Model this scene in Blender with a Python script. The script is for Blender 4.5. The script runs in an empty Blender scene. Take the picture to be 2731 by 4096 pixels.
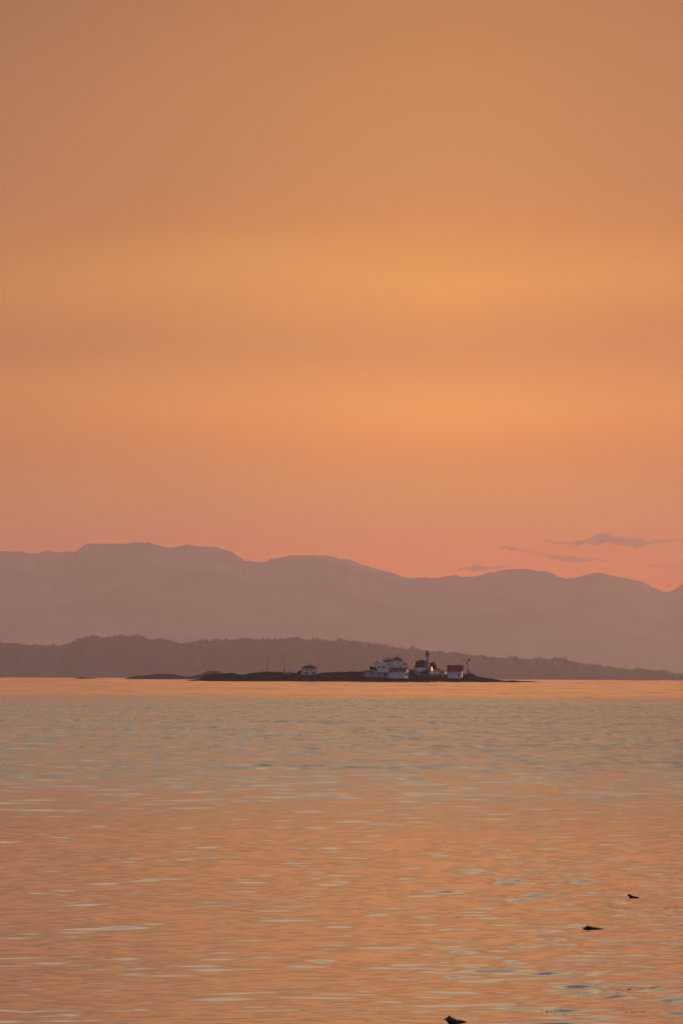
import bpy, math, random
import numpy as np
from mathutils import Matrix, Vector

random.seed(7)
rng = np.random.default_rng(11)
scene = bpy.context.scene
col = scene.collection
R = math.radians

# ------------------------------------------------------------------ camera
FPX = 200.0 / 36.0 * 4096.0            # focal length in pixels of the photograph
CAM_H = 1.94
PITCH = (2715.0 - 2048.0) / FPX
ROLL = 0.0045
cam_data = bpy.data.cameras.new('camera')
cam = bpy.data.objects.new('camera', cam_data)
col.objects.link(cam)
cam_data.sensor_fit = 'VERTICAL'
cam_data.sensor_height = 36.0
cam_data.sensor_width = 24.0
cam_data.lens = 200.0
cam_data.clip_start = 0.5
cam_data.clip_end = 120000.0
CROT = Matrix.Rotation(math.pi / 2 + PITCH, 3, 'X') @ Matrix.Rotation(ROLL, 3, 'Z')
cam.matrix_world = Matrix.Translation((0, 0, CAM_H)) @ CROT.to_4x4()
scene.camera = cam


def at(px, py, Y):
    """the point at distance Y seen at photograph pixel (px, py)"""
    d = CROT @ Vector(((px - 1365.5) / FPX, -(py - 2048.0) / FPX, -1.0))
    k = Y / d.y
    return Vector((d.x * k, Y, CAM_H + d.z * k))


def at_water(px, py, z=0.0):
    d = CROT @ Vector(((px - 1365.5) / FPX, -(py - 2048.0) / FPX, -1.0))
    k = (z - CAM_H) / d.z
    return Vector((d.x * k, d.y * k, z))


def lin(r, g, b):
    def f(c):
        c /= 255.0
        return c / 12.92 if c <= 0.04045 else ((c + 0.055) / 1.055) ** 2.4
    return (f(r), f(g), f(b), 1.0)


# ------------------------------------------------------------------ materials
def material(name, c1, c2=None, scale=1.0, rough=0.8, metallic=0.0, bump=0.0, detail=4.0, spec=0.3, stretch=(1, 1, 1), lo=.35, hi=.65):
    m = bpy.data.materials.new(name)
    m.use_nodes = True
    nt = m.node_tree
    b = nt.nodes['Principled BSDF']
    b.inputs['Roughness'].default_value = rough
    b.inputs['Metallic'].default_value = metallic
    b.inputs['Specular IOR Level'].default_value = spec
    tc = nt.nodes.new('ShaderNodeTexCoord')
    mp = nt.nodes.new('ShaderNodeMapping')
    mp.inputs['Scale'].default_value = stretch
    n = nt.nodes.new('ShaderNodeTexNoise')
    n.inputs['Scale'].default_value = scale
    n.inputs['Detail'].default_value = detail
    r = nt.nodes.new('ShaderNodeValToRGB')
    r.color_ramp.elements[0].position = lo
    r.color_ramp.elements[1].position = hi
    r.color_ramp.elements[0].color = (*c1, 1)
    r.color_ramp.elements[1].color = (*(c2 or c1), 1)
    nt.links.new(tc.outputs['Object'], mp.inputs['Vector'])
    nt.links.new(mp.outputs['Vector'], n.inputs['Vector'])
    nt.links.new(n.outputs['Fac'], r.inputs['Fac'])
    nt.links.new(r.outputs['Color'], b.inputs['Base Color'])
    if bump:
        bp = nt.nodes.new('ShaderNodeBump')
        bp.inputs['Strength'].default_value = 0.6
        bp.inputs['Distance'].default_value = bump
        nt.links.new(n.outputs['Fac'], bp.inputs['Height'])
        nt.links.new(bp.outputs['Normal'], b.inputs['Normal'])
    return m


M = {
    'white': material('white_painted_wall', (.74, .74, .74), (.58, .58, .57), .6, .7),
    'grey_wall': material('grey_painted_wall', (.42, .42, .42), (.32, .32, .32), .6, .8),
    'dim_wall': material('weathered_wall', (.40, .38, .38), (.26, .25, .25), .5, .8),
    'concrete': material('tower_concrete', (.27, .265, .285), (.20, .195, .21), .4, .85),
    'red_roof': material('red_roof', (.17, .011, .016), (.12, .009, .013), .8, .7),
    'brown_roof': material('dark_roof', (.04, .015, .017), (.028, .012, .014), .8, .8),
    'pale_roof': material('pale_roof', (.42, .42, .42), (.34, .34, .34), .5, .7),
    'grey_roof': material('grey_roof', (.17, .15, .15), (.12, .11, .11), .8, .8),
    'lamp_red': material('lantern_red', (.10, .014, .012), (.07, .01, .01), 2, .6),
    'glass': material('window_glass', (.022, .02, .024), (.03, .028, .03), 1, .25, spec=.5),
    'shutter': material('dark_shutter', (.07, .03, .03), (.05, .022, .022), 1, .6),
    'door': material('dark_door', (.07, .025, .025), (.05, .02, .02), 1, .6),
    'brick': material('chimney_brick', (.06, .035, .03), (.035, .02, .02), 3, .9),
    'metal': material('galvanised_metal', (.16, .16, .165), (.11, .11, .115), 2, .5),
    'dark_metal': material('dark_metal', (.03, .03, .033), (.02, .02, .022), 2, .5),
    'mast_paint': material('mast_paint', (.5, .46, .44), (.40, .37, .35), 2, .5),
    'tank': material('tank_paint', (.72, .72, .71), (.62, .62, .6), 1, .5),
    'foliage': material('dark_foliage', (.018, .022, .014), (.035, .04, .022), 1.2, .9, spec=0.0),
    'bark': material('tree_bark', (.03, .022, .018), (.02, .015, .012), 2, .9),
    'shrub': material('shrub_leaves', (.028, .028, .02), (.05, .045, .032), 1.5, .9, spec=0.0),
    'rock': material('shore_rock', (.014, .012, .016), (.048, .040, .046), .16, .9, bump=.6, detail=9, stretch=(.5, 1, 1.6), lo=.42, hi=.78, spec=0.0),
    'islet': material('islet_rock', (.05, .045, .042), (.085, .075, .07), .05, .9, detail=6, spec=0.0),
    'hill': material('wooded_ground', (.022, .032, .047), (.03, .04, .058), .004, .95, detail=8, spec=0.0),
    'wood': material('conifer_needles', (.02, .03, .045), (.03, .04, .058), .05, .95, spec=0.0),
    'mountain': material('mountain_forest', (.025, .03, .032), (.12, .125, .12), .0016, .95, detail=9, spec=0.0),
    'kelp': material('wet_kelp', (.012, .011, .008), (.03, .024, .015), 60, .3, spec=.5),
    'kelp_fleck': material('kelp_fleck', (.16, .085, .06), (.10, .055, .045), 90, .5),
    'driftwood': material('driftwood', (.05, .035, .03), (.03, .02, .02), 6, .9),
    'pale_stone': material('pale_painted_stone', (.5, .5, .5), (.36, .36, .36), 1.2, .8),
}
M['sun_pane'] = material('glint_tinted_pane', (.80, .40, .10), (.75, .36, .09), .5, .34, metallic=1.0)  # pane glass as metal, with the orange of the sun glint put into its colour


# ------------------------------------------------------------------ mesh helpers
class MB:
    def __init__(self):
        self.v, self.f, self.s = [], [], []

    def add(self, vs, fs, smooth=False):
        o = len(self.v)
        self.v += [tuple(v) for v in vs]
        self.f += [tuple(i + o for i in f) for f in fs]
        self.s += [smooth] * len(fs)
        return self

    def box(self, x0, x1, y0, y1, z0, z1):
        vs = [(x0, y0, z0), (x1, y0, z0), (x1, y1, z0), (x0, y1, z0), (x0, y0, z1), (x1, y0, z1), (x1, y1, z1), (x0, y1, z1)]
        return self.add(vs, [(0, 3, 2, 1), (4, 5, 6, 7), (0, 1, 5, 4), (1, 2, 6, 5), (2, 3, 7, 6), (3, 0, 4, 7)])

    def prism_x(self, prof, x0, x1):
        """closed outline of (y, z) points, extruded along x"""
        n = len(prof)
        vs = [(x0, y, z) for y, z in prof] + [(x1, y, z) for y, z in prof]
        fs = [tuple(range(n)), tuple(range(2 * n - 1, n - 1, -1))]
        fs += [(i, i + n, (i + 1) % n + n, (i + 1) % n) for i in range(n)]
        return self.add(vs, fs)

    def prism_y(self, prof, y0, y1):
        n = len(prof)
        vs = [(x, y0, z) for x, z in prof] + [(x, y1, z) for x, z in prof]
        fs = [tuple(range(n)), tuple(range(2 * n - 1, n - 1, -1))]
        fs += [(i, i + n, (i + 1) % n + n, (i + 1) % n) for i in range(n)]
        return self.add(vs, fs)

    def lathe(self, prof, n=16, cx=0, cy=0, turn=0.0, smooth=True):
        vs, fs = [], []
        for r, z in prof:
            for k in range(n):
                a = 2 * math.pi * k / n + turn
                vs.append((cx + r * math.cos(a), cy + r * math.sin(a), z))
        for j in range(len(prof) - 1):
            for k in range(n):
                a, b = j * n + k, j * n + (k + 1) % n
                fs.append((a, b, b + n, a + n))
        fs.append(tuple(range(n - 1, -1, -1)))
        fs.append(tuple(range((len(prof) - 1) * n, len(prof) * n)))
        return self.add(vs, fs, smooth)

    def tube(self, p, q, r0, r1=None, n=8):
        p, q = Vector(p), Vector(q)
        r1 = r0 if r1 is None else r1
        d = (q - p).normalized()
        a = d.orthogonal().normalized()
        b = d.cross(a)
        vs = []
        for c, r in ((p, r0), (q, r1)):
            for k in range(n):
                t = 2 * math.pi * k / n
                vs.append(c + a * (r * math.cos(t)) + b * (r * math.sin(t)))
        fs = [(k, (k + 1) % n, (k + 1) % n + n, k + n) for k in range(n)]
        fs += [tuple(range(n - 1, -1, -1)), tuple(range(n, 2 * n))]
        return self.add(vs, fs)

    def build(self, name, mat, parent=None, loc=None, rz=0.0, label=None):
        me = bpy.data.meshes.new(name)
        me.from_pydata(self.v, [], self.f)
        me.polygons.foreach_set('use_smooth', self.s)
        me.materials.append(mat)
        me.update()
        o = bpy.data.objects.new(name, me)
        col.objects.link(o)
        if parent:
            o.parent = parent
        if loc is not None:
            o.location = loc
        o.rotation_euler.z = rz
        if label:
            o['label'] = label
        return o


def tag(o, label, cat=None, group=None, kind=None):
    if label:
        o['label'] = label
    if cat:
        o['category'] = cat
    if group:
        o['group'] = group
    if kind:
        o['kind'] = kind
    return o


def thing(name, label, cat, loc, rz=0.0, group=None):
    e = bpy.data.objects.new(name, None)
    e.empty_display_size = 0.5
    col.objects.link(e)
    e.location = loc
    e.rotation_euler.z = rz
    return tag(e, label, cat, group)


# ------------------------------------------------------------------ numpy noise
TAB = rng.random((256, 256)).astype(np.float32)


def vnoise(x, y, seed=0):
    x = np.asarray(x, np.float64) + seed * 17.31
    y = np.asarray(y, np.float64) + seed * 41.77
    xi, yi = np.floor(x), np.floor(y)
    fx, fy = (x - xi).astype(np.float32), (y - yi).astype(np.float32)
    xi, yi = xi.astype(np.int64) & 255, yi.astype(np.int64) & 255
    x1, y1 = (xi + 1) & 255, (yi + 1) & 255
    fx = fx * fx * (3 - 2 * fx)
    fy = fy * fy * (3 - 2 * fy)
    a = TAB[xi, yi] * (1 - fx) + TAB[x1, yi] * fx
    b = TAB[xi, y1] * (1 - fx) + TAB[x1, y1] * fx
    return (a * (1 - fy) + b * fy) * 2 - 1


def fbm(x, y, seed=0, octs=4, gain=.5):
    r, a, s = 0.0, 1.0, 0.0
    for o in range(octs):
        r = r + a * vnoise(x * 2 ** o, y * 2 ** o, seed + o)
        s += a
        a *= gain
    return r / s


def sstep(a, b, x):
    t = np.clip((x - a) / (b - a), 0, 1)
    return t * t * (3 - 2 * t)


def grid_object(name, X, Y, Z, mat, attrs=None, smooth=True):
    nr, nc = X.shape
    co = np.stack([X, Y, Z], -1).reshape(-1, 3).astype(np.float32)
    i = np.arange(nr * nc).reshape(nr, nc)
    q = np.stack([i[:-1, :-1], i[:-1, 1:], i[1:, 1:], i[1:, :-1]], -1).reshape(-1, 4).astype(np.int32)
    me = bpy.data.meshes.new(name)
    me.vertices.add(len(co))
    me.vertices.foreach_set('co', co.ravel())
    me.loops.add(q.size)
    me.loops.foreach_set('vertex_index', q.ravel())
    me.polygons.add(len(q))
    me.polygons.foreach_set('loop_start', np.arange(0, q.size, 4, dtype=np.int32))
    me.polygons.foreach_set('use_smooth', np.full(len(q), smooth))
    me.update(calc_edges=True)
    for k, v in (attrs or {}).items():
        a = me.attributes.new(k, 'FLOAT', 'POINT')
        a.data.foreach_set('value', np.asarray(v, np.float32).ravel())
    me.materials.append(mat)
    o = bpy.data.objects.new(name, me)
    col.objects.link(o)
    return o


# ------------------------------------------------------------------ water
NW = 80
W_LAM = np.exp(rng.uniform(math.log(.10), math.log(3.6), NW))
W_ANG = rng.normal(0, .75, NW) + .08
W_PH = rng.uniform(0, 2 * math.pi, NW)
NF = 18
F_K = np.exp(rng.uniform(math.log(90), math.log(190), NF)) * 2 * math.pi
F_U = rng.normal(0, 1, NF) * 120
F_PH = rng.uniform(0, 2 * math.pi, NF)
ROWS_LN, ROWS_MID = 720.0, 1150.0     # rows of the water sheet per unit of log distance, near and farther out


def water_fields(x, y):
    """target slope (rms) and roughness of the water at a place"""
    yy = np.maximum(y, 20.0)
    ly = np.log(yy)
    wob = .16 * fbm(x / (yy * .05 + 2.0), ly * 5.0, 3, 3)
    l = ly + wob * sstep(3.6, 4.6, ly) * (1 - sstep(6.5, 7.2, ly))
    ripple = sstep(math.log(62), math.log(140), l) * (1 - sstep(math.log(420), math.log(690), l))
    band = .85 + .4 * fbm(x / (yy * .12), ly * 26.0, 7, 3)
    fleck = fbm(x / .32, ly * 60.0, 27, 2)
    patch = fbm(x / .6, y / 1.7, 21, 3)
    patch = np.clip(.85 + .4 * patch, .6, 1.3)
    patch = patch + (1 - patch) * sstep(70, 140, yy)
    S = .041 * patch
    S = S * (1 - ripple) + .054 * band * (1 + .3 * fleck) * ripple
    far = sstep(math.log(430), math.log(720), l)
    S = S * (1 - far) + .038 * far
    rough = .09 + .05 * sstep(3.9, 5.0, ly) * (1 - far) + (.13 + .15 * fleck) * ripple * band - .02 * far
    rough = np.clip(rough, .04, .6)
    return S, rough


LEAN = 2.6      # crests lean towards the viewer, as wind and current push them


def water_height(x, y):
    x = np.asarray(x, np.float64)
    y = np.asarray(y, np.float64)
    yy = np.maximum(y, 20.0)
    S, rough = water_fields(x, y)
    right = sstep(-.014, .045, x / yy) * (1 - sstep(50, 78, yy))
    lump = 1.05 * right * np.clip(.6 + 2.8 * fbm(x / .3, y / .8, 21, 3), 0, 1.9)
    sp = yy / (ROWS_LN + (ROWS_MID - ROWS_LN) * sstep(92, 220, yy))
    wx = x + .25 * vnoise(x / 1.7, y / 1.9, 31)
    wy = y + .35 * vnoise(x / 1.3, y / 1.6, 33)
    h = np.zeros_like(x)
    den = np.zeros_like(x)
    for k in range(NW):
        w = sstep(2.6, 4.2, W_LAM[k] / sp) * (.5 + .5 * sstep(.15, .45, W_LAM[k]))
        w = w * (1 - .85 * sstep(.55, 1.3, W_LAM[k]) * (1 - sstep(50, 130, yy)))
        if not np.any(w > 0):
            continue
        kk = 2 * math.pi / W_LAM[k]
        ph = kk * (wx * math.sin(W_ANG[k]) + wy * math.cos(W_ANG[k])) + W_PH[k]
        h += w * (1 + .85 * lump * (1 - sstep(.35, .75, W_LAM[k]))) * (np.sin(ph) + .3 * np.sin(2 * ph)) / kk
        den += w * w
    near = h / np.sqrt(np.maximum(den, 1e-3) / 2)
    lm = np.log(yy)
    u = x / yy
    du = .012 * vnoise(u * 60, lm * 40, 41)
    hf = np.zeros_like(x)
    for k in range(NF):
        hf += np.sin(F_K[k] * (lm + du * .4) + F_U[k] * u + F_PH[k]) / F_K[k]
    hf = hf * yy / math.sqrt(NF / 2)
    fmix = sstep(math.log(500), math.log(680), lm)
    return S * (near * np.sqrt(1 - fmix) + hf * np.sqrt(fmix)) * sstep(20, 24, y)


lr1 = np.exp(np.concatenate([np.arange(math.log(25.5), math.log(90), 1 / ROWS_LN), np.arange(math.log(90), math.log(600), 1 / ROWS_MID)]))
lr2 = np.exp(np.linspace(math.log(600), math.log(33000), 2300))[1:]
rows = np.concatenate([[-1800, -60, 2, 12, 18, 20, 22, 24], lr1, lr2])
inner = np.linspace(-1, 1, 640) * .112
tt = np.array([.004, .015, .05, .2, 1.0])
Yg = np.repeat(rows[:, None], len(inner) + 10, 1)
scale_row = np.maximum(np.abs(rows), 20.0)
Xi = inner[None, :] * scale_row[:, None]
edge = Xi[:, -1:]
Xo = edge + (11000 - edge) * tt[None, :]
Xg = np.concatenate([-Xo[:, ::-1], Xi, Xo], 1)
Zg = np.zeros_like(Xg)
Rg = np.zeros_like(Xg)
for a in range(0, len(rows), 400):
    b = min(len(rows), a + 400)
    Zg[a:b] = water_height(Xg[a:b], Yg[a:b])
    Sg, Rg[a:b] = water_fields(Xg[a:b], Yg[a:b])
    Yg[a:b] -= LEAN * Zg[a:b] * (1 - sstep(60, 105, Yg[a:b])) * np.minimum(1, .036 / np.maximum(Sg, .01))
Zg[:, :5] = 0
Zg[:, -5:] = 0

wm = bpy.data.materials.new('sea_water')
wm.use_nodes = True
nt = wm.node_tree
b = nt.nodes['Principled BSDF']
b.inputs['Base Color'].default_value = (.06, .055, .046, 1)
b.inputs["IOR"].default_value = 2.2
at_r = nt.nodes.new('ShaderNodeAttribute')
at_r.attribute_name = 'wind_roughness'
nt.links.new(at_r.outputs['Fac'], b.inputs['Roughness'])
water = grid_object('water', Xg, Yg, Zg, wm, {'wind_roughness': Rg})
tag(water, 'calm sea with a wind rippled band, reflecting the orange dusk sky', None, None, 'structure')


# ------------------------------------------------------------------ hills and mountains
def ridge(name, prof, y_shore, y_ridge, mat, label, nx, ny, rough_amp, rough_len, power, seed):
    pts = [at(px, py, y_ridge) for px, py in prof]
    px_ = np.array([p.x for p in pts])
    pz_ = np.array([p.z for p in pts])
    x = np.linspace(px_[0], px_[-1], nx)
    H = np.interp(x, px_, pz_)
    H = H + rough_amp * fbm(x / rough_len, x * 0 + 3.3, seed, 5, .6)
    t = np.linspace(0, 1, ny)
    tb = np.linspace(1, 0, 7)[1:]
    T = np.concatenate([t, tb])
    Yv = np.concatenate([y_shore + (y_ridge - y_shore) * t, y_ridge + (1 - tb) * (y_ridge - y_shore) * .25])
    X, YY = np.meshgrid(x, Yv)
    shape = T[:, None] ** power
    n = fbm(X / (rough_len * 9), YY / (rough_len * 9), seed + 5, 5, .55)
    Z = H[None, :] * shape * (1 + .35 * n * (shape * (1 - shape)) * 2.2) - 1.2 * (1 - shape)
    X = X * (YY / y_ridge)
    o = grid_object(name, X, YY, Z, mat)
    tag(o, label, None, None, 'structure')
    return x, H, (X, YY, Z)


MT = [(-1100, 2290), (-800, 2240), (-500, 2260), (-250, 2205), (-100, 2196), (0, 2202), (45, 2207), (95, 2207), (105, 2212), (155, 2214), (170, 2205), (205, 2204), (215, 2210), (300, 2210), (318, 2198), (340, 2182), (365, 2175), (460, 2174), (520, 2172), (530, 2168), (595, 2168), (640, 2179), (690, 2191), (720, 2186), (750, 2180), (780, 2185), (850, 2186), (880, 2193), (930, 2207), (950, 2222), (980, 2241), (1000, 2247), (1055, 2247), (1090, 2234), (1140, 2228), (1180, 2222), (1230, 2225), (1310, 2222), (1350, 2232), (1366, 2238), (1400, 2240), (1440, 2256), (1520, 2278), (1600, 2301), (1655, 2316), (1690, 2311), (1745, 2312), (1755, 2314), (1790, 2303), (1825, 2300), (1850, 2304), (1925, 2303), (1950, 2294), (2000, 2284), (2060, 2276), (2110, 2273), (2140, 2281), (2195, 2287), (2230, 2306), (2265, 2313), (2300, 2309), (2340, 2301), (2360, 2290), (2400, 2288), (2440, 2300), (2500, 2310), (2570, 2327), (2620, 2350), (2660, 2368), (2680, 2370), (2700, 2357), (2731, 2337), (2800, 2310), (2950, 2330), (3150, 2300), (3400, 2350), (3800, 2380)]
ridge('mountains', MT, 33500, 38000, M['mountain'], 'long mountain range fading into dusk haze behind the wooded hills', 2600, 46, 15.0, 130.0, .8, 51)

HL = [(-1200, 2600), (-700, 2585), (-300, 2560), (0, 2568), (20, 2574), (60, 2578), (110, 2582), (170, 2585), (210, 2584), (250, 2583), (290, 2570), (340, 2556), (375, 2549), (420, 2551), (500, 2549), (570, 2550), (600, 2558), (650, 2562), (700, 2571), (720, 2575), (760, 2571), (800, 2569), (870, 2564), (930, 2560), (1000, 2558), (1100, 2558), (1180, 2559), (1250, 2563), (1366, 2566), (1420, 2572), (1500, 2583), (1600, 2593), (1700, 2606), (1760, 2611), (1850, 2617), (1920, 2627), (2000, 2632), (2100, 2636), (2200, 2639), (2260, 2644), (2340, 2656), (2450, 2671), (2520, 2680), (2600, 2687), (2731, 2697), (2900, 2704), (3200, 2700), (3600, 2706), (3900, 2712)]
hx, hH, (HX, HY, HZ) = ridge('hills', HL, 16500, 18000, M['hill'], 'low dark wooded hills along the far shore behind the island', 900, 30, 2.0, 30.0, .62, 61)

# the far wood that covers the hills: one mass
tw = MB()
nxh = HX.shape[1]
nyh = 30
for k in range(9000):
    crest = k < 3600
    i = random.randrange(nxh - 1)
    j = random.choice((nyh - 1, nyh - 1, nyh - 2)) if crest else int(nyh * random.random() ** .7)
    f = random.random()
    x = HX[j, i] * (1 - f) + HX[j, i + 1] * f
    z = HZ[j, i] * (1 - f) + HZ[j, i + 1] * f
    y = HY[j, i] + random.uniform(-8, 8)
    g = .5 + .9 * max(0.0, float(vnoise(x / 26.0, 9.1, 71)) + .35)
    h = 1.5 * (random.uniform(2.4, 5.6) * g + (random.random() < .05) * random.uniform(2, 4))
    w = h * random.uniform(.22, .36)
    ang = random.random() * 6.28
    vs, fs = [], []
    lev = [(w, 0.0), (w * .8, .3 * h), (w * .45, .66 * h)]
    for r, zz in lev:
        for q in range(5):
            a = ang + q * 1.2566
            rr = r * random.uniform(.75, 1.25)
            vs.append((x + rr * math.cos(a), y + rr * math.sin(a), z - .6 + zz))
    vs.append((x + random.uniform(-.15, .15) * w, y, z - .6 + h))
    for L in range(2):
        for q in range(5):
            fs.append((L * 5 + q, L * 5 + (q + 1) % 5, L * 5 + 5 + (q + 1) % 5, L * 5 + 5 + q))
    for q in range(5):
        fs.append((10 + q, 10 + (q + 1) % 5, 15))
    tw.add(vs, fs)
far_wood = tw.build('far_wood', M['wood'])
tag(far_wood, 'distant conifer wood with a jagged treetop line covering the far hills', None, None, 'stuff')


# ------------------------------------------------------------------ the lighthouse island and the islets
def island(name, prof, y_front, depth, mat, label, nx, ny, seed, ramp, n_amp, n_len):
    ym = y_front + depth * .45
    pts = [at(px, py, ym) for px, py in prof]
    px_ = np.array([p.x for p in pts])
    pz_ = np.array([p.z for p in pts])
    x = np.linspace(px_[0], px_[-1], nx)
    H = np.interp(x, px_, pz_)
    d = np.linspace(0, depth, ny)
    X, D = np.meshgrid(x, d)
    Hh = np.maximum(H, 0.0)[None, :]
    # the shore bulges and recedes; the tips are narrow
    inset = depth * .22 * (1 - np.clip(Hh / (Hh.max() * .55), 0, 1)) + depth * .05 * (fbm(X / (n_len * 6), X * 0, seed, 3) + .5)
    fr = np.clip((D - inset) / np.maximum(depth * .42 - inset, .5), -0.3, 1)
    bk = np.clip((depth - D - inset) / np.maximum(depth * .4 - inset, .5), -0.3, 1)
    f = np.sign(fr) * np.abs(fr) ** ramp
    g = np.sign(bk) * np.abs(bk) ** .7
    prof2 = np.minimum(f, g)
    n = fbm(X / n_len, D / n_len, seed + 2, 5, .55)
    led = fbm(X / (n_len * 2.6), D / (n_len * .7), seed + 9, 3)
    Z = Hh * prof2 + n_amp * (n * .7 + led * .6) * np.clip(prof2 * 3, 0, 1) * np.clip(Hh / 2.0, .08, 1) * (1 - .72 * np.clip(prof2, 0, 1))
    Z = np.where(prof2 <= 0, prof2 * 3.0 - .25, Z)
    o = grid_object(name, X, y_front + D, Z, mat, smooth=True)
    tag(o, label, None, None, 'structure')
    return x, y_front + d, Z


IS = [(738, 2728), (745, 2724), (770, 2719.5), (797, 2718), (803, 2711), (815, 2704), (840, 2696), (865, 2693), (885, 2696), (905, 2695), (930, 2691.5), (945, 2695), (965, 2701), (980, 2700), (995, 2696), (1010, 2692), (1040, 2689), (1070, 2687.5), (1100, 2689), (1160, 2688), (1170, 2692), (1200, 2692.5), (1260, 2692), (1300, 2691), (1350, 2688), (1385, 2688), (1400, 2686), (1440, 2687), (1460, 2684), (1480, 2682), (1520, 2684), (1560, 2686), (1640, 2686), (1700, 2688), (1730, 2690), (1790, 2692), (1840, 2693), (1850, 2697), (1862, 2693), (1880, 2692), (1890, 2696), (1910, 2707), (1930, 2710), (1945, 2711), (1960, 2714), (1985, 2719), (2015, 2723), (2030, 2723.5), (2055, 2721.5), (2075, 2724), (2100, 2724.5), (2125, 2725), (2150, 2728), (2162, 2735)]
YI = 3288.0
ix, iy, IZ = island('island', IS, YI, 62.0, M['rock'], 'low dark rocky island carrying the lighthouse station', 760, 130, 81, .62, 1.5, 3.4)


def ground(x, y):
    i = int(np.clip(np.searchsorted(ix, x), 1, len(ix) - 1))
    j = int(np.clip(np.searchsorted(iy, y), 1, len(iy) - 1))
    return float(IZ[j, i])


SA = [(495, 2716), (510, 2713), (530, 2707), (555, 2702.5), (585, 2701), (620, 2697), (650, 2695), (690, 2697), (712, 2700), (735, 2706), (770, 2706), (785, 2702), (805, 2696), (815, 2692), (830, 2685.5), (850, 2683), (870, 2684.5), (885, 2690), (900, 2694.5), (930, 2700), (1000, 2697), (1060, 2702), (1120, 2716)]
island('islet', SA, 5600.0, 70.0, M['islet'], 'dim hazy islet with two humps beyond the left end of the lighthouse island', 300, 50, 91, .6, 1.6, 6.0)
SB = [(296, 2716), (305, 2712.5), (320, 2709), (332, 2708.5), (345, 2711.5), (372, 2712), (392, 2714.5), (400, 2717)]
island('islet', SB, 6400.0, 40.0, M['islet'], 'tiny flat rock islet, a faint speck near the left of the far waterline', 90, 40, 95, .6, .5, 5.0)

PXM = YI / FPX   # metres per photograph pixel at the island


def base(px, py, dy):
    return at(px, py, YI + dy)


# ------------------------------------------------------------------ buildings
def window(parent, face, u, z, w, h, L, W, mat='glass', name='window'):
    m = MB()
    if face == 'front':
        m.box(u - w / 2, u + w / 2, -W / 2 - .05, -W / 2 + .05, z, z + h)
    elif face == 'right':
        m.box(L / 2 - .05, L / 2 + .05, u - w / 2, u + w / 2, z, z + h)
    else:
        m.box(-L / 2 - .05, -L / 2 + .05, u - w / 2, u + w / 2, z, z + h)
    return m.build(name, M[mat], parent)


def gable_walls(L, W, hw, hr):
    return MB().prism_x([(-W / 2, -1.5), (W / 2, -1.5), (W / 2, hw), (0, hw + hr - .06), (-W / 2, hw)], -L / 2, L / 2)


def gable_roof(L, W, hw, hr, ov=.35, th=.18):
    sl = hr / (W / 2)
    e = ov * sl
    m = MB()
    a, bz = W / 2 + ov, hw - e
    m.prism_x([(-a, bz), (0, hw + hr), (a, bz), (a, bz + th), (0, hw + hr + th), (-a, bz + th)], -L / 2 - ov, L / 2 + ov)
    return m


def hip_roof(L, W, hw, hr, rl, ov=.5, th=.15):
    a, c = L / 2 + ov, W / 2 + ov
    vs = [(-a, -c, hw), (a, -c, hw), (a, c, hw), (-a, c, hw), (-a, -c, hw + th), (a, -c, hw + th), (a, c, hw + th), (-a, c, hw + th), (-rl / 2, 0, hw + hr), (rl / 2, 0, hw + hr)]
    fs = [(0, 3, 2, 1), (0, 1, 5, 4), (1, 2, 6, 5), (2, 3, 7, 6), (3, 0, 4, 7), (4, 5, 9, 8), (5, 6, 9), (6, 7, 8, 9), (7, 4, 8)]
    return MB().add(vs, fs)


s = PXM
# --- small hip roofed cottage on the left half of the island
c = thing('cottage', 'small white cottage with a dark hip roof, alone on the left half of the island', 'house', base(1237, 2692, 20))
L, W, hw = 62 * s, 6.0, 20 * s
MB().box(-L / 2, L / 2, -W / 2, W / 2, -1.2, hw).build('wall', M['white'], c)
rf = hip_roof(L, W, hw, 11.5 * s, 12 * s, .55).build('roof', M['brown_roof'], c)
MB().box(5 * s, 8.6 * s, -.3, .3, hw + 1.0, hw + 18 * s).build('chimney', M['brick'], rf)
for u in (-8.5 * s, 8.5 * s):
    window(c, 'front', u, 8.2 * s, 4.2 * s, 8 * s, L, W)
MB().box(L / 2 + .1, L / 2 + 1.0, -2.2, -1.2, -.6, .55).build('porch_step', M['white'], c)
MB().tube((L / 2 + .75, -1.7, -.5), (L / 2 + .75, -1.7, 1.7), .09).build('porch_post', M['mast_paint'], c)

# --- two thin poles left of the cottage
p0 = base(1069, 2688, 22)
t = thing('radio_pole', 'slender plain pole, the shorter and leftmost of two on the island', 'pole', p0)
MB().tube((0, 0, -.6), (0, 0, 61 * s), .16, .09).build('pole', M['metal'], t)
MB().box(-.5, .5, -.06, .06, 59 * s, 60.2 * s).build('crossbar', M['metal'], t)
p0 = base(1137.5, 2689, 22)
t = thing('radio_pole', 'taller thin pole with an arm bent to the right at its top', 'pole', p0)
MB().tube((0, 0, -.6), (0, 0, 71 * s), .2, .12).build('pole', M['metal'], t)
MB().tube((0, 0, 70.5 * s), (4 * s, 0, 73.5 * s), .16).tube((4 * s, 0, 73.5 * s), (12 * s, 0, 74 * s), .15).build('arm', M['metal'], t)
MB().box(-5 * s, 5 * s, -.3, .3, 6.2 * s, 7.8 * s).build('platform', M['dark_metal'], t)
lw = MB().box(-16 * s, 16 * s, -.15, .15, -.8, 2.4 * s)
for k in range(7):
    lw.box(-16 * s + k * 5.2 * s, -15.3 * s + k * 5.2 * s, -.12, .12, 2.4 * s, 3.2 * s)
tag(lw.build('low_wall', M['dim_wall'], None, base(1149, 2690.5, 19)), 'low weathered wall on the crest at the foot of the taller pole', 'wall')

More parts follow.
